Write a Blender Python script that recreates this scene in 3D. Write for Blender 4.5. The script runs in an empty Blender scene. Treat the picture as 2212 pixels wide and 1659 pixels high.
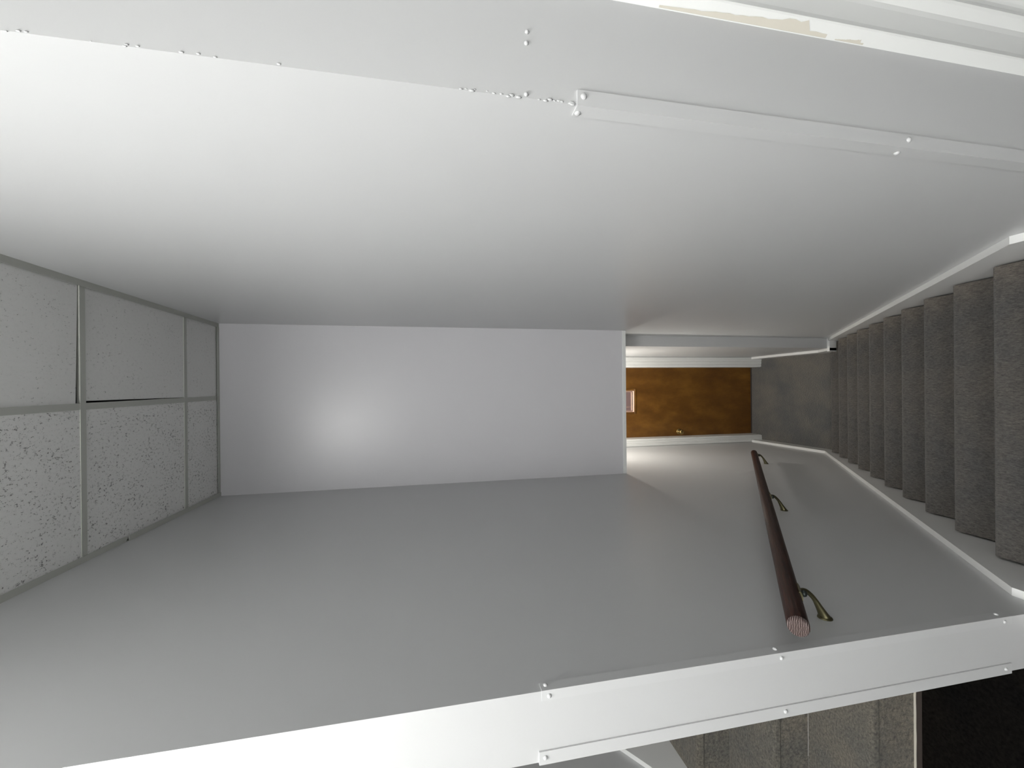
import bpy, bmesh, math, random
from mathutils import Vector, Matrix, noise

random.seed(7)
C = bpy.context.scene.collection
OZ = 3.757            # everything below is laid out with the eye at z = 0; the lower landing floor becomes z = 0

# ------------------------------------------------------------------ camera, world, exposure
cam_d = bpy.data.cameras.new('camera')
cam = bpy.data.objects.new('camera', cam_d)
C.objects.link(cam)
bpy.context.scene.camera = cam
cam_d.sensor_fit = 'HORIZONTAL'
cam_d.sensor_width = 36.0
cam_d.lens = 873.53 / 2212 * 36.0
cam_d.clip_start = 0.02
R_ = Vector((0.999958, -0.000373, -0.009175))
U_ = Vector((0.009077, 0.191159, 0.981517))
F_ = Vector((-0.001388, 0.981559, -0.191154))
# the camera was held on its side: picture right is the room's down, picture up is the room's right
cam.matrix_world = Matrix(((-U_.x, R_.x, -F_.x, 0.0), (-U_.y, R_.y, -F_.y, 0.0),
                           (-U_.z, R_.z, -F_.z, OZ), (0, 0, 0, 1)))

w = bpy.data.worlds.new('world')
bpy.context.scene.world = w
w.use_nodes = True
w.node_tree.nodes['Background'].inputs[0].default_value = (1.0, 0.98, 0.96, 1)
w.node_tree.nodes['Background'].inputs[1].default_value = 1.2

vs = bpy.context.scene.view_settings
vs.view_transform = 'Standard'
vs.look = 'None'
vs.gamma = 1.0
vs.use_curve_mapping = False
vs.exposure = 0.07

LAMP_TOP = 30.0       # emission of the ceiling panel above the upper landing
LAMP_FILL = 29.0      # emission of the added fill panel, out of view at the back of the hall
LAMP_LOW = 105.0       # emission of the dome light over the lower landing

# ------------------------------------------------------------------ materials
def mat(name, col, rough=0.5, spec=0.5, metal=0.0):
    m = bpy.data.materials.new(name)
    m.use_nodes = True
    b = m.node_tree.nodes['Principled BSDF']
    b.inputs['Base Color'].default_value = (*col, 1)
    b.inputs['Roughness'].default_value = rough
    b.inputs['Specular IOR Level'].default_value = spec
    b.inputs['Metallic'].default_value = metal
    return m

def N(m, t, **kw):
    n = m.node_tree.nodes.new(t)
    for k, v in kw.items():
        setattr(n, k, v)
    return n

def L(m, a, b):
    m.node_tree.links.new(a, b)

def coords(m, scale=(1, 1, 1)):
    tc = N(m, 'ShaderNodeTexCoord')
    mp = N(m, 'ShaderNodeMapping')
    mp.inputs['Scale'].default_value = scale
    L(m, tc.outputs['Object'], mp.inputs['Vector'])
    return mp.outputs['Vector']

def noise_tex(m, vec, scale, detail=4, rough=0.5):
    n = N(m, 'ShaderNodeTexNoise')
    n.inputs['Scale'].default_value = scale
    n.inputs['Detail'].default_value = detail
    n.inputs['Roughness'].default_value = rough
    L(m, vec, n.inputs['Vector'])
    return n.outputs['Fac']

def ramp(m, fac, stops):
    r = N(m, 'ShaderNodeValToRGB')
    e = r.color_ramp.elements
    e[0].position, e[0].color = stops[0][0], (*stops[0][1], 1)
    e[1].position, e[1].color = stops[-1][0], (*stops[-1][1], 1)
    for p, c in stops[1:-1]:
        x = e.new(p)
        x.color = (*c, 1)
    L(m, fac, r.inputs['Fac'])
    return r.outputs['Color']

def bump(m, h, strength, dist, prev=None):
    b = N(m, 'ShaderNodeBump')
    b.inputs['Strength'].default_value = strength
    b.inputs['Distance'].default_value = dist
    L(m, h, b.inputs['Height'])
    if prev is not None:
        L(m, prev, b.inputs['Normal'])
    return b.outputs['Normal']

def bsdf(m):
    return m.node_tree.nodes['Principled BSDF']

def paint(name, col, rough, var=0.02, wavy=0.35):
    m = mat(name, col, rough, 0.5)
    v = coords(m)
    fine = noise_tex(m, v, 260, 2)
    mid = noise_tex(m, v, 1.6, 1)
    n1 = bump(m, mid, wavy, 0.01)
    n2 = bump(m, fine, 0.10, 0.0006, n1)
    L(m, n2, bsdf(m).inputs['Normal'])
    return m

M = {}
M['wall'] = paint('grey_wall_paint', (0.555, 0.56, 0.565), 0.34, wavy=0.03)
M['wall_cool'] = paint('cool_grey_wall_paint', (0.650, 0.645, 0.672), 0.34, wavy=0.03)
M['guard'] = paint('guard_paint', (0.572, 0.577, 0.582), 0.34, wavy=0.03)
M['trim'] = paint('grey_trim_paint', (0.80, 0.805, 0.80), 0.22, wavy=0.03)
M['white'] = paint('white_gloss_paint', (0.80, 0.81, 0.80), 0.30, wavy=0.05)
M['bare'] = mat('bare_tan_wood', (0.60, 0.57, 0.50), 0.8)
M['plenum'] = mat('dark_plenum', (0.01, 0.01, 0.012), 0.9)
M['grid'] = mat('ceiling_grid_paint', (0.52, 0.53, 0.49), 0.5)
M['caulk'] = mat('pale_caulk', (0.55, 0.52, 0.45), 0.8)

# mineral-fibre ceiling tile with fissures and pinholes
def fissured(name, lo, mid, dens):
    m = mat(name, (0.6, 0.6, 0.58), 0.95, 0.1)
    v = coords(m, (1.5, 1.0, 1.0))
    f1 = noise_tex(m, v, 62, 6, 0.66)
    f2 = noise_tex(m, v, 190, 3, 0.6)
    den = noise_tex(m, v, 7, 2)
    a = N(m, 'ShaderNodeMath', operation='MULTIPLY_ADD')
    L(m, f2, a.inputs[0]); a.inputs[1].default_value = 0.55; L(m, f1, a.inputs[2])
    b_ = N(m, 'ShaderNodeMath', operation='MULTIPLY_ADD')
    L(m, den, b_.inputs[0]); b_.inputs[1].default_value = 0.22; L(m, a.outputs[0], b_.inputs[2])
    c = ramp(m, b_.outputs[0], [(0.0, lo), (0.72 + dens, mid), (0.775 + dens, (0.78, 0.78, 0.765)), (0.84 + dens, (0.86, 0.86, 0.845)), (1.0, (0.88, 0.88, 0.865))])
    L(m, c, bsdf(m).inputs['Base Color'])
    L(m, bump(m, c, 0.5, 0.003), bsdf(m).inputs['Normal'])
    return m
M['tile'] = fissured('fissured_tile', (0.12, 0.12, 0.12), (0.28, 0.28, 0.275), 0.0)
M['tile_fine'] = fissured('fine_fissured_tile', (0.2, 0.2, 0.2), (0.36, 0.36, 0.355), -0.06)

def carpet(name, dark, light, stretch=(3.2, 1.0, 1.0), worn=None):
    m = mat(name, light, 0.97, 0.12)
    v = coords(m, stretch)
    n1 = noise_tex(m, v, 90, 6, 0.75)
    col = ramp(m, n1, [(0.30, dark), (0.52, tuple((a + b) / 2 for a, b in zip(dark, light))), (0.72, light)])
    v2 = coords(m)
    n2 = noise_tex(m, v2, 3.5, 4, 0.6)
    mx = N(m, 'ShaderNodeMix', data_type='RGBA', blend_type='MULTIPLY')
    mx.inputs[0].default_value = 1.0
    L(m, col, mx.inputs[6])
    L(m, ramp(m, n2, [(0.3, (0.68, 0.71, 0.75)), (0.7, (1.18, 1.10, 1.0))]), mx.inputs[7])
    L(m, mx.outputs[2], bsdf(m).inputs['Base Color'])
    L(m, bump(m, n1, 0.9, 0.006), bsdf(m).inputs['Normal'])
    bsdf(m).inputs['Sheen Weight'].default_value = 0.15
    return m

M['carpet'] = carpet('grey_carpet', (0.045, 0.044, 0.043), (0.215, 0.202, 0.19))
M['carpet_low'] = carpet('grey_carpet_landing', (0.045, 0.045, 0.044), (0.27, 0.27, 0.26))
M['carpet_up'] = carpet('olive_grey_carpet', (0.045, 0.043, 0.040), (0.28, 0.26, 0.215), (1.0, 1.6, 1.0))
M['mat'] = carpet('black_carpet', (0.003, 0.003, 0.003), (0.014, 0.013, 0.0115), (1, 1, 1))
bsdf(M['mat']).inputs['Sheen Weight'].default_value = 0.0
bsdf(M['mat']).inputs['Specular IOR Level'].default_value = 0.0
M['edge'] = mat('brown_edge', (0.035, 0.026, 0.022), 0.8)

# varnished brown door
m = M['door'] = mat('varnished_brown_wood', (0.2, 0.09, 0.02), 0.38, 0.5)
v = coords(m, (1.0, 1.0, 0.55))
n1 = noise_tex(m, v, 5.5, 5, 0.6)
n2 = noise_tex(m, coords(m, (40, 40, 2.0)), 6, 3, 0.5)
c = ramp(m, n1, [(0.25, (0.085, 0.034, 0.006)), (0.5, (0.15, 0.064, 0.010)), (0.75, (0.25, 0.118, 0.020))])
mx = N(m, 'ShaderNodeMix', data_type='RGBA', blend_type='MULTIPLY')
mx.inputs[0].default_value = 0.5
L(m, c, mx.inputs[6]); L(m, ramp(m, n2, [(0.3, (0.75, 0.7, 0.65)), (0.7, (1, 1, 1))]), mx.inputs[7])
L(m, mx.outputs[2], bsdf(m).inputs['Base Color'])
L(m, bump(m, n2, 0.1, 0.001), bsdf(m).inputs['Normal'])
M['stop'] = mat('daylit_orange_bead', (0.86, 0.58, 0.44), 0.35)  # pale orange holds the outdoor light on the window frame's inner edges
m = M['glass'] = mat('window_glass', (1, 1, 1), 0.02)
bsdf(m).inputs['Transmission Weight'].default_value = 1.0
bsdf(m).inputs['IOR'].default_value = 1.45
M['brass'] = mat('aged_brass', (0.42, 0.30, 0.12), 0.32, 0.5, 1.0)
M['pink'] = mat('pink_porch_wall', (0.34, 0.23, 0.21), 0.9)

# dark stained rail, grain along its length (local y)
m = M['rail'] = mat('dark_stained_rail', (0.06, 0.025, 0.018), 0.42, 0.2)
n1 = noise_tex(m, coords(m, (60, 3.0, 60)), 4, 5, 0.6)
n2 = noise_tex(m, coords(m), 6, 3)
c = ramp(m, n1, [(0.3, (0.010, 0.004, 0.003)), (0.6, (0.040, 0.013, 0.008)), (0.8, (0.085, 0.032, 0.022))])
L(m, c, bsdf(m).inputs['Base Color'])
L(m, bump(m, n1, 0.5, 0.002), bsdf(m).inputs['Normal'])
# sawn end with pale ridges
m = M['railend'] = mat('sawn_rail_end', (0.12, 0.08, 0.075), 0.45, 0.5)
wv = N(m, 'ShaderNodeTexWave', wave_type='BANDS', bands_direction='Z')
wv.inputs['Scale'].default_value = 95
wv.inputs['Distortion'].default_value = 3.5
wv.inputs['Detail'].default_value = 3
L(m, coords(m), wv.inputs['Vector'])
L(m, ramp(m, wv.outputs['Fac'], [(0.15, (0.022, 0.010, 0.008)), (0.6, (0.11, 0.07, 0.065)), (0.95, (0.27, 0.21, 0.20))]), bsdf(m).inputs['Base Color'])
L(m, bump(m, wv.outputs['Fac'], 0.8, 0.002), bsdf(m).inputs['Normal'])
M['bracket'] = mat('tarnished_brass_bracket', (0.11, 0.10, 0.055), 0.38, 0.5, 0.85)
M['bolt'] = mat('dark_steel_bolt', (0.07, 0.08, 0.075), 0.4, 0.5, 0.8)

def emis(name, col, s):
    m = mat(name, (0.9, 0.9, 0.9), 0.5)
    bsdf(m).inputs['Emission Color'].default_value = (*col, 1)
    bsdf(m).inputs['Emission Strength'].default_value = s
    return m
M['panel'] = emis('lit_diffuser', (1.0, 1.0, 0.972), LAMP_TOP)
M['panel_fill'] = emis('fill_diffuser_back', (1.0, 1.0, 0.972), LAMP_FILL)
M['dome'] = emis('lit_dome', (1.0, 0.95, 0.86), LAMP_LOW)

# ------------------------------------------------------------------ helpers
def link(name, bm, mats, parent=None, smooth=False, origin=None):
    """bm holds positions in layout coordinates; makes ONE mesh object with its origin at its base"""
    bm.normal_update()
    bmesh.ops.recalc_face_normals(bm, faces=bm.faces)
    if origin is None:
        xs = [v.co.x for v in bm.verts]; ys = [v.co.y for v in bm.verts]; zs = [v.co.z for v in bm.verts]
        origin = Vector(((min(xs) + max(xs)) / 2, (min(ys) + max(ys)) / 2, min(zs)))
    origin = Vector(origin)
    bmesh.ops.translate(bm, verts=bm.verts, vec=-origin)
    me = bpy.data.meshes.new(name)
    bm.to_mesh(me); bm.free()
    if not isinstance(mats, (list, tuple)):
        mats = [mats]
    for x in mats:
        me.materials.append(x)
    if smooth:
        for p in me.polygons:
            p.use_smooth = True
    o = bpy.data.objects.new(name, me)
    C.objects.link(o)
    if parent is None:
        o.location = origin + Vector((0, 0, OZ))
    else:
        o.parent = parent
        pw = parent['_o']
        o.location = origin - Vector(pw)
    o['_o'] = tuple(origin)
    return o

def empty(name, loc, label, cat, group=None):
    o = bpy.data.objects.new(name, None)
    o.empty_display_size = 0.1
    C.objects.link(o)
    o.location = Vector(loc) + Vector((0, 0, OZ))
    o['_o'] = tuple(loc)
    o['label'] = label; o['category'] = cat
    if group: o['group'] = group
    return o

def struct(o, label=None):
    o['kind'] = 'structure'
    if label: o['label'] = label
    return o

def box(bm, x0, x1, y0, y1, z0, z1, bev=0.0, seg=2):
    vs_ = [bm.verts.new(p) for p in ((x0, y0, z0), (x1, y0, z0), (x1, y1, z0), (x0, y1, z0), (x0, y0, z1), (x1, y0, z1), (x1, y1, z1), (x0, y1, z1))]
    fs = [bm.faces.new([vs_[i] for i in f]) for f in ((3, 2, 1, 0), (4, 5, 6, 7), (0, 1, 5, 4), (1, 2, 6, 5), (2, 3, 7, 6), (3, 0, 4, 7))]
    if bev:
        es = list({e for f in fs for e in f.edges})
        bmesh.ops.bevel(bm, geom=es, offset=bev, segments=seg, profile=0.5, affect='EDGES')
    return bm

def prism_z(bm, poly, z0, z1):
    """plan polygon extruded upward"""
    a = [bm.verts.new((x, y, z0)) for x, y in poly]
    b = [bm.verts.new((x, y, z1)) for x, y in poly]
    n = len(poly)
    bm.faces.new(a[::-1]); bm.faces.new(b)
    for i in range(n):
        bm.faces.new((a[i], a[(i + 1) % n], b[(i + 1) % n], b[i]))
    return bm

def prism_x(bm, prof, xa, xb):
    """profile of (y, z) extruded sideways; xa, xb are functions of y"""
    a = [bm.verts.new((xa(y), y, z)) for y, z in prof]
    b = [bm.verts.new((xb(y), y, z)) for y, z in prof]
    n = len(prof)
    bm.faces.new(a[::-1]); bm.faces.new(b)
    for i in range(n):
        bm.faces.new((a[i], a[(i + 1) % n], b[(i + 1) % n], b[i]))
    return bm

def cyl(bm, p0, p1, r0, r1=None, seg=20, caps=True):
    r1 = r0 if r1 is None else r1
    p0, p1 = Vector(p0), Vector(p1)
    d = (p1 - p0).normalized()
    u = d.orthogonal().normalized(); w_ = d.cross(u)
    A = []; B = []
    for i in range(seg):
        t = 2 * math.pi * i / seg
        o = u * math.cos(t) + w_ * math.sin(t)
        A.append(bm.verts.new(p0 + o * r0)); B.append(bm.verts.new(p1 + o * r1))
    for i in range(seg):
        bm.faces.new((A[i], A[(i + 1) % seg], B[(i + 1) % seg], B[i]))
    if caps:
        bm.faces.new(A[::-1]); bm.faces.new(B)
    return bm

def lathe(bm, base, axis, prof, seg=24):
    """prof: (distance along axis, radius)"""
    base = Vector(base); d = Vector(axis).normalized()
    u = d.orthogonal().normalized(); w_ = d.cross(u)
    rings = []
    for h, r in prof:
        r = max(r, 1e-4)
        rings.append([bm.verts.new(base + d * h + (u * math.cos(2 * math.pi * i / seg) + w_ * math.sin(2 * math.pi * i / seg)) * r) for i in range(seg)])
    for a, b in zip(rings, rings[1:]):
        for i in range(seg):
            bm.faces.new((a[i], a[(i + 1) % seg], b[(i + 1) % seg], b[i]))
    bm.faces.new(rings[0][::-1]); bm.faces.new(rings[-1])
    return bm

def tube(bm, pts, rad, seg=14):
    """swept tube with flattened option: rad list of (across, other)"""
    pts = [Vector(p) for p in pts]
    rings = []
    for i, p in enumerate(pts):
        d = (pts[min(i + 1, len(pts) - 1)] - pts[max(i - 1, 0)]).normalized()
        u = d.cross(Vector((0, 1, 0)))
        if u.length < 1e-3: u = d.orthogonal()
        u.normalize(); w_ = d.cross(u)
        ra, rb = rad[i]
        rings.append([bm.verts.new(p + u * math.cos(2 * math.pi * k / seg) * ra + w_ * math.sin(2 * math.pi * k / seg) * rb) for k in range(seg)])
    for a, b in zip(rings, rings[1:]):
        for i in range(seg):
            bm.faces.new((a[i], a[(i + 1) % seg], b[(i + 1) % seg], b[i]))
    bm.faces.new(rings[0][::-1]); bm.faces.new(rings[-1])
    return bm

def smoothpath(pts, n=6):
    out = []
    P = [Vector(p) for p in pts]
    for i in range(len(P) - 1):
        p0 = P[max(i - 1, 0)]; p1 = P[i]; p2 = P[i + 1]; p3 = P[min(i + 2, len(P) - 1)]
        for k in range(n):
            t = k / n
            out.append(0.5 * ((2 * p1) + (p2 - p0) * t + (2 * p0 - 5 * p1 + 4 * p2 - p3) * t * t + (3 * p1 - p0 - 3 * p2 + p3) * t ** 3))
    out.append(P[-1])
    return out

# ------------------------------------------------------------------ layout numbers
XL = lambda y: -0.6459 - 0.0187 * (y - 1)      # stair side of the dividing wall
XR = lambda y: 0.4211 - 0.0190 * (y - 1)       # right wall of the stair
X2 = lambda y: 0.2954 - 0.0155 * (y - 3)       # narrower right wall by the door
YH, ZC, ZB = 2.800, 1.3016, -1.406             # hanging wall: plane, ceiling height, bottom edge
YNR, YNL = 0.5925, 0.8162                      # near ends of right and left walls
YJ = 3.050                                     # jog in the right wall
YW = 4.09                                      # wall round the door
YD = 4.233                                     # face of the door
ZL = -3.757                                    # lower landing
T, RI, Y0, Z0 = 0.2239, 0.1842, 1.0692, -1.9167
ZF = Z0 + RI                                   # upper landing floor
YTOP = Y0 - T
XD = -0.790                                    # far side of the dividing wall
XF = -1.885                                    # left wall of the upper flight
YB, XHR = -3.3, 2.1                           # back and right of the upper landing

# ------------------------------------------------------------------ walls
def wavy_corner(bm, amp=0.0012):
    pass

struct(link('wall_left', prism_z(bmesh.new(), [(XL(YNL), YNL), (XL(4.4), 4.4), (XD - 0.06, 4.4), (XD, YNL)], ZL - 0.1, ZC), M['wall']),
       'grey painted dividing wall between the two flights of stairs')
struct(link('wall_right', prism_z(bmesh.new(), [(XR(YNR), YNR), (0.60, YNR), (0.60, 4.4), (X2(4.4), 4.4), (X2(YJ), YJ), (XR(YJ), YJ)], ZL - 0.1, ZC), M['wall']),
       'long pale grey painted wall along the right of the downward stairs')
struct(link('wall_front', prism_x(bmesh.new(), [(YH, ZB), (YH + 0.13, ZB), (YH + 0.13, ZC), (YH, ZC)], lambda y: XL(y), lambda y: XR(y)), M['wall_cool']),
       'grey wall hanging over the lower half of the stairs')
# wall round the brown door: opening from -0.635 to 0.175
OXL, OXR, OZT = -0.640, 0.180, -1.72
bm = bmesh.new()
box(bm, XL(YW) , OXL, YW, YW + 0.16, ZL, ZB)
box(bm, OXR, X2(YW), YW, YW + 0.16, ZL, ZB)
box(bm, OXL, OXR, YW, YW + 0.16, OZT, ZB)
struct(link('wall_end', bm, M['wall']), 'narrow grey wall around the brown door')
struct(link('wall_far_left', box(bmesh.new(), XF - 0.1, XF, YB, 4.4, ZF - 0.1, ZC), M['wall']),
       'grey wall on the left of the upward flight')
bm = box(bmesh.new(), XF, XD - 0.07, 4.302, 4.4, ZF - 0.1, ZC)
struct(link('wall_upper_end', bm, M['wall']))
struct(link('wall_back', box(bmesh.new(), XF - 0.1, XHR, YB - 0.1, YB, ZF - 0.1, ZC), M['wall']))
struct(link('wall_hall_right', box(bmesh.new(), XHR, XHR + 0.1, YB - 0.1, YNR + 0.15, ZF - 0.1, ZC), M['wall']))
bm = bmesh.new()
box(bm, 1.585, XHR, YNR, YNR + 0.15, ZF, ZC)
box(bm, 0.60, 1.585, YNR, YNR + 0.15, 0.42, ZC)
struct(link('wall_hall', bm, M['wall']))

# ------------------------------------------------------------------ floors
struct(link('floor', box(bmesh.new(), X2(YW) - 1.05, X2(YJ) , Y0 + 9 * T - 0.02, YD + 0.15, ZL - 0.1, ZL), M['carpet_low']),
       'dark grey carpet of the lower landing before the door')
bm = box(bmesh.new(), XF, XHR, YB, YTOP - 0.03 - 0.30, ZF - 0.12, ZF)
box(bm, XF, XD - 0.0, YTOP - 0.33, 1.182, ZF - 0.12, ZF)
struct(link('floor', bm, M['mat']), 'very dark carpet at the foot of the upward flight')

# ------------------------------------------------------------------ ceiling with grid, tiles, wall angle
ce = struct(link('ceiling', box(bmesh.new(), XF - 0.1, XHR + 0.1, YB - 0.1, 4.4, ZC + 0.10, ZC + 0.2), M['plenum']),
            'suspended ceiling of fissured tiles in a grey grid')
PX, XG0, YG0 = 0.646, -0.0726, 1.8119
LX0, LX1, LY0, LY1 = -0.82, -0.38, -0.42, 0.48    # the lit ceiling panel
gx = [XG0 + PX * i for i in range(-3, 5)]
gy = [YG0 + PX * i for i in range(-8, 5)]
g = bmesh.new()
GW = 0.0125
for i, x in enumerate(gx):
    if not (XF < x < XHR): continue
    ya = YB; yb = YH if XL(2) < x < XR(2) else (4.3 if x < XD else YNR)
    segs = [(ya, yb)]
    if LX0 < x < LX1:
        segs = [(ya, LY0), (LY1, yb)]
    for a_, b_2 in segs:
        if b_2 > a_: box(g, x - GW, x + GW, a_, b_2, ZC - 0.001, ZC + 0.012)
for y in gy:
    if not (YB < y < 4.3): continue
    spans = [(XF, XHR)] if y < YNR else ([(XF, XR(y))] if y < YNL else [(XF, XD - 0.03), (XL(y), XR(y))])
    if y > YH: spans = [(XF, XD - 0.05)]
    for a_, b_2 in spans:
        if LY0 < y < LY1:
            for s0, s1 in ((a_, LX0), (LX1, b_2)):
                if s1 > s0: box(g, s0, s1, y - GW, y + GW, ZC - 0.0014, ZC + 0.011)
        else:
            box(g, a_, b_2, y - GW, y + GW, ZC - 0.0014, ZC + 0.011)
link('ceiling_grid', g, M['grid'], ce)
# wall angle along the stair walls and the hanging wall; slightly open joints as in the room
A = 0.024
def angle_strip(p0, p1, inward, drop=0.0):
    bm = bmesh.new()
    p0 = Vector(p0); p1 = Vector(p1); n_ = Vector(inward)
    q = [p0, p1, p1 + n_ * A, p0 + n_ * A]
    prism_z(bm, [(v.x, v.y) for v in q], ZC - 0.004 - drop, ZC - 0.0022 - drop)
    q = [p0, p1, p1 + n_ * 0.0015, p0 + n_ * 0.0015]
    prism_z(bm, [(v.x, v.y) for v in q], ZC - 0.0022 - drop, ZC + 0.02)
    return bm
link('wall_angle', angle_strip((XL(YNL), YNL), (XL(2.02), 2.02), (1, 0)), M['grid'], ce)
link('wall_angle', angle_strip((XL(2.03), 2.03), (XL(YH), YH), (1, 0), 0.004), M['grid'], ce)
link('wall_angle', angle_strip((XR(YNR), YNR), (XR(YH), YH), (-1, 0)), M['grid'], ce)
link('wall_angle', angle_strip((XL(YH) + A, YH), (XR(YH) - A, YH), (0, -1), 0.001), M['grid'], ce)
# tiles: each lies in its cell with a small tilt or shift of its own
rnd = random.Random(3)
def tile(x0, x1, y0, y1, tilt=(0, 0), gap=(0, 0, 0, 0)):
    bm = box(bmesh.new(), x0 + gap[0], x1 - gap[1], y0 + gap[2], y1 - gap[3], ZC + 0.001, ZC + 0.016, 0.002, 1)
    for v in bm.verts:
        if gap[3] and abs(v.co.y - y1 + gap[3]) < 0.004 and abs(v.co.x - x0 - gap[0]) < 0.004: v.co.y -= 0.014
        if gap[0] and abs(v.co.x - x0 - gap[0]) < 0.004 and abs(v.co.y - y0) < 0.004: v.co.x += 0.007
        if gap[2] and abs(v.co.y - y0 - gap[2]) < 0.004 and abs(v.co.x - x1) < 0.004: v.co.y += 0.008
        v.co.z += 0.001 + tilt[0] * (v.co.x - x0) + tilt[1] * (v.co.y - y0)
    return link('ceiling_tile', bm, M['tile_fine'] if x0 > XG0 - 0.01 else M['tile'], ce)
for i in range(len(gx) - 1):
    for j in range(len(gy) - 1):
        x0, x1, y0, y1 = gx[i], gx[i + 1], gy[j], gy[j + 1]
        if y0 >= 0.5:                      # along the stairs: cut to the walls
            if x1 > XD and x0 < XR(2):
                a0 = max(x0, XL(y0) if y0 > YNL - 0.2 else x0); a1 = min(x1, XR(y1)); b1 = min(y1, YH)
                if a1 - a0 < 0.05 or b1 - y0 < 0.03: continue
                if y0 < 0.75 and x0 < 0:   # the row that meets the lamp and the wall end
                    a0 = max(a0, XL(1) + 0.002)
                    y0 = LY1 + 0.01
                gp = (0, 0, 0, 0)
                ins = 0.006
                if abs(x0 - XG0) < 0.01 and abs(y0 - (YG0 - PX)) < 0.01: gp = (0, 0, 0, 0.0135)
                if abs(x0 - XG0) < 0.01 and abs(y0 - YG0) < 0.01: gp = (0.0135, 0, 0, 0)
                if abs(x1 - XG0) < 0.01 and abs(y0 - YG0 - PX) < 0.01: gp = (0, 0, 0.0135, 0)
                tile(a0, a1, y0, b1, (rnd.uniform(-.002, .002), rnd.uniform(-.002, .002)), gp)
            elif x1 <= XD + 0.1:
                tile(max(x0, XF), min(x1, XD - 0.07), y0, min(y1, 4.3))
            if x0 < XD < x1 and y0 > YNL:
                tile(max(x0, XF), XD - 0.07, y0, min(y1, 4.3)) if XD - 0.07 - x0 > 0.05 else None
        else:
            a0 = max(x0, XF); a1 = min(x1, XHR); b0 = max(y0, YB); b1 = min(y1, YNR)
            if a1 - a0 < 0.05 or b1 - b0 < 0.05: continue
            if a0 < LX1 and a1 > LX0 and b0 < LY1 and b1 > LY0:
                b1 = min(b1, LY0 - 0.001) if b0 < LY0 else b1
                if b0 >= LY0 - 0.01 :
                    if a0 < LX0 - 0.05: a1 = LX0
                    elif a1 > LX1 + 0.05: a0 = LX1
                    else: continue
            if b1 - b0 < 0.03: continue
            tile(a0, a1, b0, b1)
# soffit over the lower landing
struct(link('ceiling', box(bmesh.new(), XL(4.4), XR(YH), YH + 0.13, YD + 0.1, ZB, ZB + 0.1), M['wall']))

# ------------------------------------------------------------------ lamps
def panel_light(x0, x1, y0, y1, label, lit='panel'):
    t = empty('ceiling_light', ((x0 + x1) / 2, (y0 + y1) / 2, ZC - 0.001), label, 'light')
    link('base_plate', box(bmesh.new(), x0 - 0.01, x1 + 0.01, y0 - 0.01, y1 + 0.01, ZC - 0.022, ZC - 0.0015, 0.004, 2), M['white'], t)
    link('diffuser', box(bmesh.new(), x0, x1, y0, y1, ZC - 0.17, ZC - 0.0225, 0.05, 4), M[lit], t, True)
panel_light(LX0, LX1, LY0, LY1, 'long white wraparound light on the tiled ceiling nearest the stairs')
panel_light(LX0, LX1, -2.45, -1.25, 'added fill light, an unseen wraparound on the tiled ceiling at the back of the hall', 'panel_fill')  # added fixture, evens out the light on the hanging wall and ceiling
LPX, LPY = -0.20, 3.62
t = empty('ceiling_light', (LPX, LPY, ZB), 'round dome light on the low ceiling before the brown door', 'light')
link('base_plate', lathe(bmesh.new(), (LPX, LPY, ZB), (0, 0, -1), [(0, 0.105), (0.015, 0.11), (0.022, 0.10)]), M['white'], t, True)
link('glass_dome', lathe(bmesh.new(), (LPX, LPY, ZB - 0.022), (0, 0, -1), [(0, 0.095), (0.02, 0.093), (0.04, 0.082), (0.06, 0.058), (0.07, 0.03), (0.073, 0.0)]), M['dome'], t, True)

# ------------------------------------------------------------------ stairs going down
st = empty('staircase', (-0.12, 2.0, ZL), 'straight flight of dark grey carpeted steps going down to the brown door', 'staircase')
def step_profile(yb, yn, z, drop, r=0.02, over=0.018):
    p = [(yb, z - drop), (yb, z)]
    for i in range(7):
        a_ = math.pi / 2 - math.pi / 2 * i / 6
        p.append((yn - r + r * math.cos(a_), z - r + r * math.sin(a_)))
    for i in range(1, 4):
        a_ = -math.pi / 2 * i / 3
        p.append((yn - r + r * math.cos(a_), z - r - 0.008 + r * math.sin(a_)))
    p.append((yn - over, z - r - 0.03)); p.append((yn - over, z - drop))
    return p
SE = 0.031
for k in range(-1, 10):
    yn, z = Y0 + k * T, Z0 - k * RI
    yb = yn - T - 0.018 if k >= 0 else YTOP - 0.33
    bm = bmesh.new()
    last = k == 9
    if last:
        xr_ = lambda y: X2(max(y, YJ)) - SE
    elif k == -1:
        xr_ = lambda y: XR(y) - SE
    else:
        xr_ = lambda y: XR(y) - SE
    prism_x(bm, step_profile(yb, yn, z, RI - 0.001), lambda y: XL(y) + SE, xr_)
    if last:      # the last tread widens in front of the jog
        prism_z(bm, [(X2(yb) - SE - 0.01, yb), (XR(yb) - SE, yb), (XR(yb) - SE, YJ - 0.026), (X2(yb) - SE - 0.01, YJ - 0.026)], z - RI + 0.001, z - 0.0002)
    o = link('step', bm, M['carpet'], st)
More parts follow.
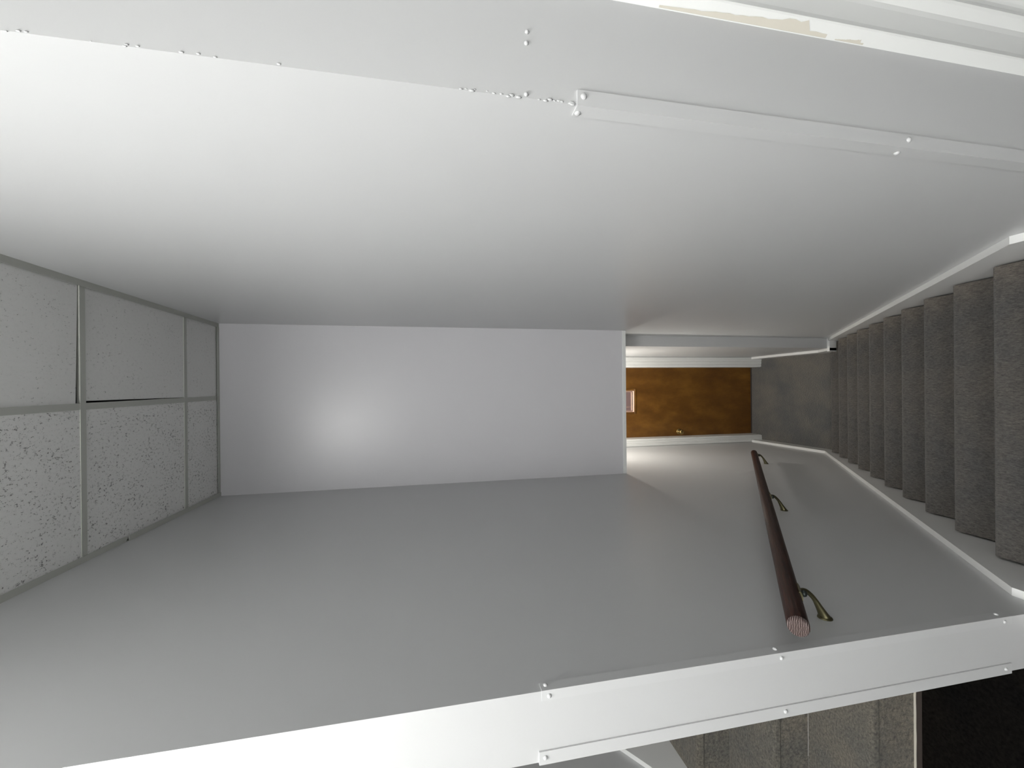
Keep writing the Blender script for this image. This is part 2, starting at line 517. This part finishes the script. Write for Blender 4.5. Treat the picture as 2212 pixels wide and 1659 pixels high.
# filler of the last tread beside the jog
# ------------------------------------------------------------------ skirting boards along the stairs
def board(name, xin, sgn, line, depth, th=0.024, label=None, below=None):
    """line: (y, z) of the top edge; a board of constant depth set against the wall x = xin(y)"""
    lo = below or [(y, z - depth) for y, z in line]
    prof = list(line) + lo[::-1]
    bm = bmesh.new()
    if sgn > 0: prism_x(bm, prof, lambda y: xin(y), lambda y: xin(y) + th)
    else: prism_x(bm, prof, lambda y: xin(y) - th, lambda y: xin(y))
    o = link(name, bm, M['trim'])
    return struct(o, label)
YT_, ZT_, YBT, ZBT = 0.8964, -1.6829, 3.1807, -3.6197
ztl = lambda y: ZT_ + (ZBT - ZT_) / (YBT - YT_) * (y - YT_)
board('baseboard_left', XL, 1, [(YNL + 0.002, ZT_ + 0.000), (YT_, ZT_), (YBT, ZBT), (YW - 0.022, ZBT)], 0,
      label='grey skirting board stepping down along the left wall',
      below=[(YNL + 0.002, ZF - 0.30), (YT_, ZF - 0.36), (YBT - 0.10, ZL), (YW - 0.022, ZL)])
board('baseboard_right', XR, -1, [(YNR + 0.002, ZT_), (YT_, ZT_), (YJ - 0.024, ztl(YJ - 0.024))], 0,
      label='grey skirting board running down the right wall beside the steps',
      below=[(YNR + 0.002, ZF - 0.30), (YT_, ZF - 0.36), (YJ - 0.024, ZL)])
zj = ztl(YJ)
bm = prism_x(bmesh.new(), [(YJ - 0.024, zj + 0.005), (YJ, zj + 0.005), (YJ, ZL), (YJ - 0.024, ZL)], lambda y: X2(y) - 0.032, lambda y: XR(y))
struct(link('baseboard_jog', bm, M['trim']))
board('baseboard_door', X2, -1, [(YJ - 0.024, zj + 0.005), (YBT + 0.06, ZBT), (YW - 0.022, ZBT)], 0,
      below=[(YJ - 0.024, ZL), (YBT + 0.06, ZL), (YW - 0.022, ZL)])
# ------------------------------------------------------------------ upward flight on the left
up = empty('staircase', (-1.34, 1.5, ZF), 'flight of olive grey carpeted steps going up behind the dividing wall', 'staircase')
R2, T2, YU = 0.187, 0.2475, 1.182
FX0, FX1 = XF + 0.026, XD - 0.01
for k in range(9):
    z1 = ZF + 0.201 + 0.1735 * k
    z0 = ZF if k == 0 else z1 - 0.1735
    yr = YU + T2 * k
    r = 0.016
    prof = [(yr, z0 + 0.0005), (yr, z1 - 0.04), (yr - 0.006, z1 - 0.03)]
    for i in range(6):
        a_ = math.pi - math.pi / 2 * i / 5
        prof.append((yr + 0.010 + r * math.cos(a_), z1 - r + r * math.sin(a_)))
    prof += [(yr + T2, z1), (yr + T2, z0 + 0.0005)]
    if k == 8: prof[-2:] = [(4.3, z1), (4.3, z0 + 0.0005)]
    bm = prism_x(bmesh.new(), prof, lambda y: FX0, lambda y: FX1 - 0.018 * max(0, y - 1) )
    link('step', bm, M['carpet_up'], up)
bm = bmesh.new()
n_ = 60
pr = []
for i in range(n_ + 1):      # ragged pale line where the riser meets the floor
    x = FX0 + (FX1 - FX0) * i / n_
    pr.append((x, YU - 0.0065 - 0.0012 * noise.noise(Vector((x * 14, 0, 0)))))
poly = pr + [(FX1, YU), (FX0, YU)]
prism_z(bm, poly, ZF, ZF + 0.003)
link('base_strip', bm, M['caulk'], up)
link('edge_binding', box(bmesh.new(), FX0, FX1, YU - 0.024, YU - 0.0085, ZF, ZF + 0.002), M['edge'], up)
sl = 0.1735 / T2
z_ = lambda y: -0.930 + sl * (y - 1.917)
bm = prism_x(bmesh.new(), [(1.05, z_(1.05)), (3.3, z_(3.3)), (3.3, z_(3.3) - 0.6), (1.25, ZF), (1.05, ZF)], lambda y: XF, lambda y: XF + 0.024)
struct(link('baseboard_far_left', bm, M['trim']), 'grey skirting board rising with the upward flight')

# ------------------------------------------------------------------ hanging wall edge bead
bm = box(bmesh.new(), XL(YH) + 0.001, XR(YH) - 0.001, YH - 0.005, YH + 0.06, ZB - 0.004, ZB + 0.022, 0.0015, 2)
struct(link('trim_1', bm, M['white']), 'pale strip along the bottom edge of the hanging wall')

# ------------------------------------------------------------------ brown door
dr = bpy.data.objects.new('door_1', None); C.objects.link(dr)
dr.location = (-0.23, YD, ZL + OZ); dr['_o'] = (-0.23, YD, ZL)
dr['kind'] = 'structure'; dr['label'] = 'brown varnished door with a small window at the foot of the stairs'
bm = bmesh.new()
WX0, WX1, WZ0, WZ1 = -0.352, -0.079, -2.246, -1.93
DX0, DX1, DZ0, DZ1 = OXL + 0.004 - 0.02, OXR + 0.016, ZL + 0.006, OZT + 0.015
for x0, x1, z0, z1 in ((DX0, WX0, DZ0, DZ1), (WX1, DX1, DZ0, DZ1), (WX0, WX1, DZ0, WZ0), (WX0, WX1, WZ1, DZ1)):
    box(bm, x0, x1, YD, YD + 0.042, z0, z1)
link('door_leaf', bm, M['door'], dr)
def frame_ring(x0, x1, z0, z1, wdt, y0, y1):
    bm = bmesh.new()
    box(bm, x0, x1, y0, y1, z0, z0 + wdt, 0.002, 1); box(bm, x0, x1, y0, y1, z1 - wdt, z1, 0.002, 1)
    box(bm, x0, x0 + wdt, y0, y1, z0 + wdt, z1 - wdt, 0.002, 1); box(bm, x1 - wdt, x1, y0, y1, z0 + wdt, z1 - wdt, 0.002, 1)
    return bm
wf = link('window_frame', frame_ring(WX0 - 0.006, WX1 + 0.006, WZ0 - 0.006, WZ1 + 0.006, 0.022, YD - 0.010, YD + 0.05), M['door'], dr)
link('glazing_bead', frame_ring(WX0 + 0.016, WX1 - 0.016, WZ0 + 0.016, WZ1 - 0.016, 0.005, YD - 0.004, YD + 0.018), M['stop'], wf)
link('glazing_bead', frame_ring(WX0 + 0.026, WX1 - 0.026, WZ0 + 0.026, WZ1 - 0.026, 0.006, YD + 0.026, YD + 0.044), M['stop'], wf)
link('glazing_bar', box(bmesh.new(), WX0 + 0.070, WX0 + 0.074, YD + 0.028, YD + 0.040, WZ0 + 0.03, WZ1 - 0.03), M['stop'], wf)
link('window_pane', box(bmesh.new(), WX0 + 0.02, WX1 - 0.02, YD + 0.020, YD + 0.024, WZ0 + 0.02, WZ1 - 0.02), M['glass'], dr)
kx, kz = -0.575, -2.79
kn = link('door_knob', lathe(bmesh.new(), (kx, YD, kz), (0, -1, 0), [(0, 0.032), (0.006, 0.031), (0.010, 0.024), (0.012, 0.012), (0.030, 0.011), (0.036, 0.020), (0.046, 0.027), (0.058, 0.026), (0.066, 0.018), (0.068, 0.006)]), M['brass'], dr, True)
# jamb and casing
bm = bmesh.new()
box(bm, OXL, OXL + 0.016, YW - 0.002, YD + 0.10, ZL, OZT); box(bm, OXR - 0.016, OXR, YW - 0.002, YD + 0.10, ZL, OZT)
box(bm, OXL + 0.016, OXR - 0.016, YW - 0.002, YD + 0.10, OZT - 0.016, OZT)
for v in bm.verts:
    if v.co.y > YD: v.co.y = YD - 0.001
link('jamb', bm, M['white'], dr)
def casing_strip(xa, xb, z0, z1, flip):
    """moulded casing: profile across x, thickness towards the stairs"""
    w_ = xb - xa
    pf = [(0, 0), (0, 0.013), (0.08, 0.016), (0.20, 0.016), (0.24, 0.012), (0.30, 0.017), (0.52, 0.019), (0.56, 0.015), (0.62, 0.020), (0.94, 0.022), (1.0, 0.019), (1.0, 0)]
    bm = bmesh.new()
    pts = [((xa + (1 - u if flip else u) * w_), YW - d) for u, d in pf]
    prism_z(bm, pts, z0, z1)
    return bm
link('casing', casing_strip(XL(YW) + 0.002, OXL + 0.012, ZL, OZT + 0.08, True), M['white'], dr)
link('casing', casing_strip(OXR - 0.012, X2(YW) - 0.002, ZL, OZT + 0.08, False), M['white'], dr)
link('casing', box(bmesh.new(), OXL + 0.012, OXR - 0.012, YW - 0.02, YW, OZT - 0.012, OZT + 0.08), M['white'], dr)
link('threshold', box(bmesh.new(), OXL + 0.016, OXR - 0.016, YD - 0.012, YD + 0.06, ZL, ZL + 0.005), M['edge'], dr)
# outside the door: porch
struct(link('floor_porch', box(bmesh.new(), -2.5, 2.5, YD + 0.16, 8.5, ZL - 0.2, ZL - 0.08), M['pink']))
struct(link('wall_porch', box(bmesh.new(), -2.5, 2.5, 6.2, 6.3, ZL - 0.08, ZL + 1.1), M['pink']))

# ------------------------------------------------------------------ door casing in the hall, right of the right wall
d2 = bpy.data.objects.new('door_2', None); C.objects.link(d2)
d2.location = (1.1, YNR, ZF + OZ); d2['_o'] = (1.1, YNR, ZF)
d2['kind'] = 'structure'; d2['label'] = 'white moulded door casing beside the near end of the right wall'
def hall_casing(x0, sgn):
    pf = [(0.0, 0.0005), (0.012, 0.0170), (0.0145, 0.0185), (0.017, 0.0180), (0.020, 0.0150), (0.028, 0.0125), (0.062, 0.0118), (0.071, 0.0130), (0.083, 0.0235),
          (0.087, 0.0260), (0.091, 0.0255), (0.094, 0.0225), (0.100, 0.0205), (0.107, 0.0205), (0.111, 0.0225), (0.115, 0.0255), (0.118, 0.0270), (0.160, 0.0275), (0.160, -0.003), (0.0, -0.003)]
    bm = bmesh.new()
    prism_z(bm, [(x0 + sgn * u, YNR - d) for u, d in pf], ZF, 0.30)
    return bm
link('casing', hall_casing(0.600, 1), M['white'], d2)
link('casing', hall_casing(1.585, -1), M['white'], d2)
link('casing', box(bmesh.new(), 0.60, 1.585, YNR - 0.02, YNR, 0.30, 0.42), M['white'], d2)
link('door_leaf', box(bmesh.new(), 0.752, 1.433, YNR + 0.03, YNR + 0.07, ZF + 0.005, 0.30), M['white'], d2)
bm = bmesh.new()
box(bm, 0.735, 0.752, YNR, YNR + 0.10, ZF, 0.30); box(bm, 1.433, 1.45, YNR, YNR + 0.10, ZF, 0.30)
link('jamb', bm, M['white'], d2)
bm = bmesh.new()
rp = random.Random(5)
# torn paint along the casing edge: a thin irregular skin of bare tan wood
for z0, z1, wmax in ((-0.36, -0.68, 0.016), (-0.70, -0.76, 0.006)):
    n_ = 26
    lo = []; hi = []
    for i in range(n_ + 1):
        tt = i / n_
        z = z0 + (z1 - z0) * tt
        ww = 0.72 * wmax * (0.12 + 0.88 * tt ** 1.3 if tt < 0.86 else 0.28) * (0.85 + 0.3 * rp.random())
        lo.append((0.6004, z)); hi.append((0.6004 + ww, z))
    a_ = [bm.verts.new((x, YNR - 0.0012 - 1.36 * (x - 0.600), z)) for x, z in lo]
    b2 = [bm.verts.new((x, YNR - 0.0012 - 1.36 * (x - 0.600), z)) for x, z in hi]
    for i in range(n_):
        bm.faces.new((a_[i], a_[i + 1], b2[i + 1], b2[i]))
bm.normal_update()
geo = bmesh.ops.extrude_face_region(bm, geom=bm.faces[:])
bmesh.ops.translate(bm, verts=[g_ for g_ in geo['geom'] if isinstance(g_, bmesh.types.BMVert)], vec=(0, -0.0006, 0))
o = link('torn_paint', bm, M['bare'], d2); o['label'] = 'bare tan strip where the paint has torn away'

# ------------------------------------------------------------------ corner guards
def screw_bm(p, nrm, r=0.0043):
    return lathe(bmesh.new(), p, nrm, [(0, r * 1.15), (0.0012, r * 1.1), (0.0028, r * 0.8), (0.0036, r * 0.35), (0.0037, 0)], 14)

def guard(label, xc, yc, sx, ztop, zbot, zs, wf_=0.024, ws=0.024, both=True, th=0.0036):
    """L-shaped guard on an outside corner; sx = +1 when the end face lies to the +x side of the corner"""
    t = empty('corner_guard', (xc, yc, zbot), label, 'corner guard', 'painted guards on the wall corners')
    bm = bmesh.new()
    o_ = th
    pts = [(xc - sx * o_, yc - o_), (xc + sx * wf_, yc - o_), (xc + sx * wf_, yc), (xc, yc), (xc, yc + ws), (xc - sx * o_, yc + ws)]
    prism_z(bm, pts, zbot, ztop)
    link('angle_strip', bm, M['guard'], t)
    for z in zs:
        link('screw', screw_bm((xc + sx * 0.011, yc - o_, z), (0, -1, 0)), M['guard'], t, True)
        if both:
            link('screw', screw_bm((xc - sx * o_, yc + 0.013, z + 0.004), (-sx, 0, 0)), M['guard'], t, True)
    return t
guard('thin painted guard on the stair-side corner of the dividing wall end', XL(YNL), YNL, -1, -0.216, -1.53, (-0.232, -0.800, -1.502), 0.020, 0.022, True, 0.0014)
guard('thin painted guard on the dividing wall corner beside the upward flight', XD, YNL, 1, -0.209, -1.524, (-0.222, -0.808, -1.502), 0.024, 0.022, False)
guard('thin painted guard on the near corner of the long right wall', XR(YNR), YNR, 1, -0.221, -1.60, (-0.231, -0.860, -1.45), 0.021, 0.022)
# small filled fixings in the wall end, children of the right wall
wr = bpy.data.objects['wall_right']
for x, z in ((0.528, -0.143), (0.511, -0.142), (0.434, -0.141)):
    link('filled_fixing', screw_bm((x, YNR, z), (0, -1, 0), 0.003), M['wall'], wr, True)
# lumpy paint ridge along the corner above the guard
bm = bmesh.new()
for i in range(46):
    z = -0.215 + 0.18 * rp.random() ** 2.0 - 0.0 if i < 26 else 0.05 + 0.9 * rp.random()
    s = 0.0008 + 0.0016 * rp.random()
    if i >= 26: s *= 0.7
    bmesh.ops.create_icosphere(bm, subdivisions=1, radius=s, matrix=Matrix.Translation((XR(YNR) + rp.uniform(-.001, .003), YNR - 0.0002, z)) @ Matrix.Diagonal((1, 0.8, 2.2, 1)))
o = link('paint_lumps', bm, M['wall'], wr, True); o['kind'] = 'stuff'

# ------------------------------------------------------------------ handrail on the left wall
RX = -0.568
zr = lambda y: -0.806 - 0.843 * (y - 0.770)
ry0, ry1 = 0.786, 2.965
hr = empty('handrail', (RX, 1.85, zr(1.85)), 'dark brown round wooden handrail sloping down the left wall', 'handrail')
pA = Vector((RX, ry0, zr(ry0))); pB = Vector((RX - 0.018 * 2.0, ry1, zr(ry1)))
dd = (pB - pA).normalized()
RAD = 0.0232
# built along local y, then turned
Lr = (pB - pA).length
bm = bmesh.new()
seg = 28; rings = []
prof = [(0.0, RAD - 0.0075), (0.0012, RAD - 0.0040), (0.004, RAD - 0.0014), (0.009, RAD)]
nn = 60
prof += [(0.009 + (Lr - 0.013) * i / nn, RAD) for i in range(1, nn)]
prof += [(Lr - 0.004, RAD), (Lr, RAD - 0.003)]
for h, r in prof:
    ring = []
    for i in range(seg):
        a_ = 2 * math.pi * i / seg
        wob = 1 + 0.012 * noise.noise(Vector((math.cos(a_) * 2, h * 6, math.sin(a_) * 2)))
        ring.append(bm.verts.new((math.cos(a_) * r * wob, h, math.sin(a_) * r * wob)))
    rings.append(ring)
for a_, b2 in zip(rings, rings[1:]):
    for i in range(seg):
        f = bm.faces.new((a_[i], a_[(i + 1) % seg], b2[(i + 1) % seg], b2[i])); f.smooth = True
        if b2[i].co.y < 0.0095: f.material_index = 1
f0 = bm.faces.new(rings[0][::-1]); f0.material_index = 1
bm.faces.new(rings[-1])
bmesh.ops.recalc_face_normals(bm, faces=bm.faces)
me = bpy.data.meshes.new('rail')
bm.to_mesh(me); bm.free()
me.materials.append(M['rail']); me.materials.append(M['railend'])
ro = bpy.data.objects.new('rail', me); C.objects.link(ro); ro.parent = hr
ro.location = pA - Vector(hr['_o'])
ro.rotation_mode = 'QUATERNION'
ro.rotation_quaternion = Vector((0, 1, 0)).rotation_difference(dd)
for yb in (0.930, 1.775, 2.885):
    xw = XL(yb); rx = RX - 0.018 * (yb - ry0); zz = zr(yb)
    # arm: from a stub under the rail, down and back to the wall
    path = smoothpath([(rx, yb, zz - 0.028), (rx - 0.002, yb, zz - 0.050), (rx - 0.022, yb - 0.004, zz - 0.072), (rx - 0.052, yb - 0.010, zz - 0.088), (xw + 0.004, yb - 0.014, zz - 0.096)], 5)
    n_ = len(path)
    rad = []
    for i in range(n_):
        tt = i / (n_ - 1)
        q_ = 0.0060 + 0.006 * max(0, tt - 0.55) / 0.45
        rad.append((q_, 0.0065 + 0.010 * max(0, tt - 0.5) / 0.5))
    br = link('bracket', tube(bmesh.new(), path, rad), M['bracket'], hr, True)
    link('wall_plate', lathe(bmesh.new(), (xw, yb - 0.014, zz - 0.098), (1, 0, 0), [(0, 0.018), (0.003, 0.017), (0.006, 0.012), (0.007, 0.0)]), M['bracket'], br, True)
    # curved saddle cupping the underside of the rail
    bm = bmesh.new()
    sd = []
    for j, h in enumerate((-0.026, 0.026)):
        for rr_ in (RAD + 0.0002, RAD + 0.0042):
            row = []
            for i in range(9):
                a_ = math.radians(-90 + (-42 + 84 * i / 8))
                c_ = Vector((rx, yb, zz)) + dd * h
                up_ = Vector((0, -dd.z, dd.y)).normalized()
                row.append(bm.verts.new(c_ + Vector((1, 0, 0)) * math.cos(a_) * rr_ + up_ * math.sin(a_) * rr_))
            sd.append(row)
    i0, o0, i1, o1 = sd
    for i in range(8):
        bm.faces.new((i0[i], i0[i + 1], i1[i + 1], i1[i])); bm.faces.new((o0[i], o1[i], o1[i + 1], o0[i + 1]))
        bm.faces.new((i0[i], o0[i], o0[i + 1], i0[i + 1])); bm.faces.new((i1[i], i1[i + 1], o1[i + 1], o1[i]))
    bm.faces.new((i0[0], i1[0], o1[0], o0[0])); bm.faces.new((i0[8], o0[8], o1[8], i1[8]))
    link('saddle', bm, M['bracket'], br)
    bm = lathe(bmesh.new(), Vector((rx - 0.004, yb, zz)) + dd * 0.018 - Vector((0, -dd.z, dd.y)).normalized() * 0.028, (0, dd.z, -dd.y), [(0, 0.008), (0.006, 0.009), (0.011, 0.007), (0.013, 0.002)], 14)
    link('bolt', bm, M['bolt'], br, True)

for o in bpy.data.objects:
    if '_o' in o: del o['_o']
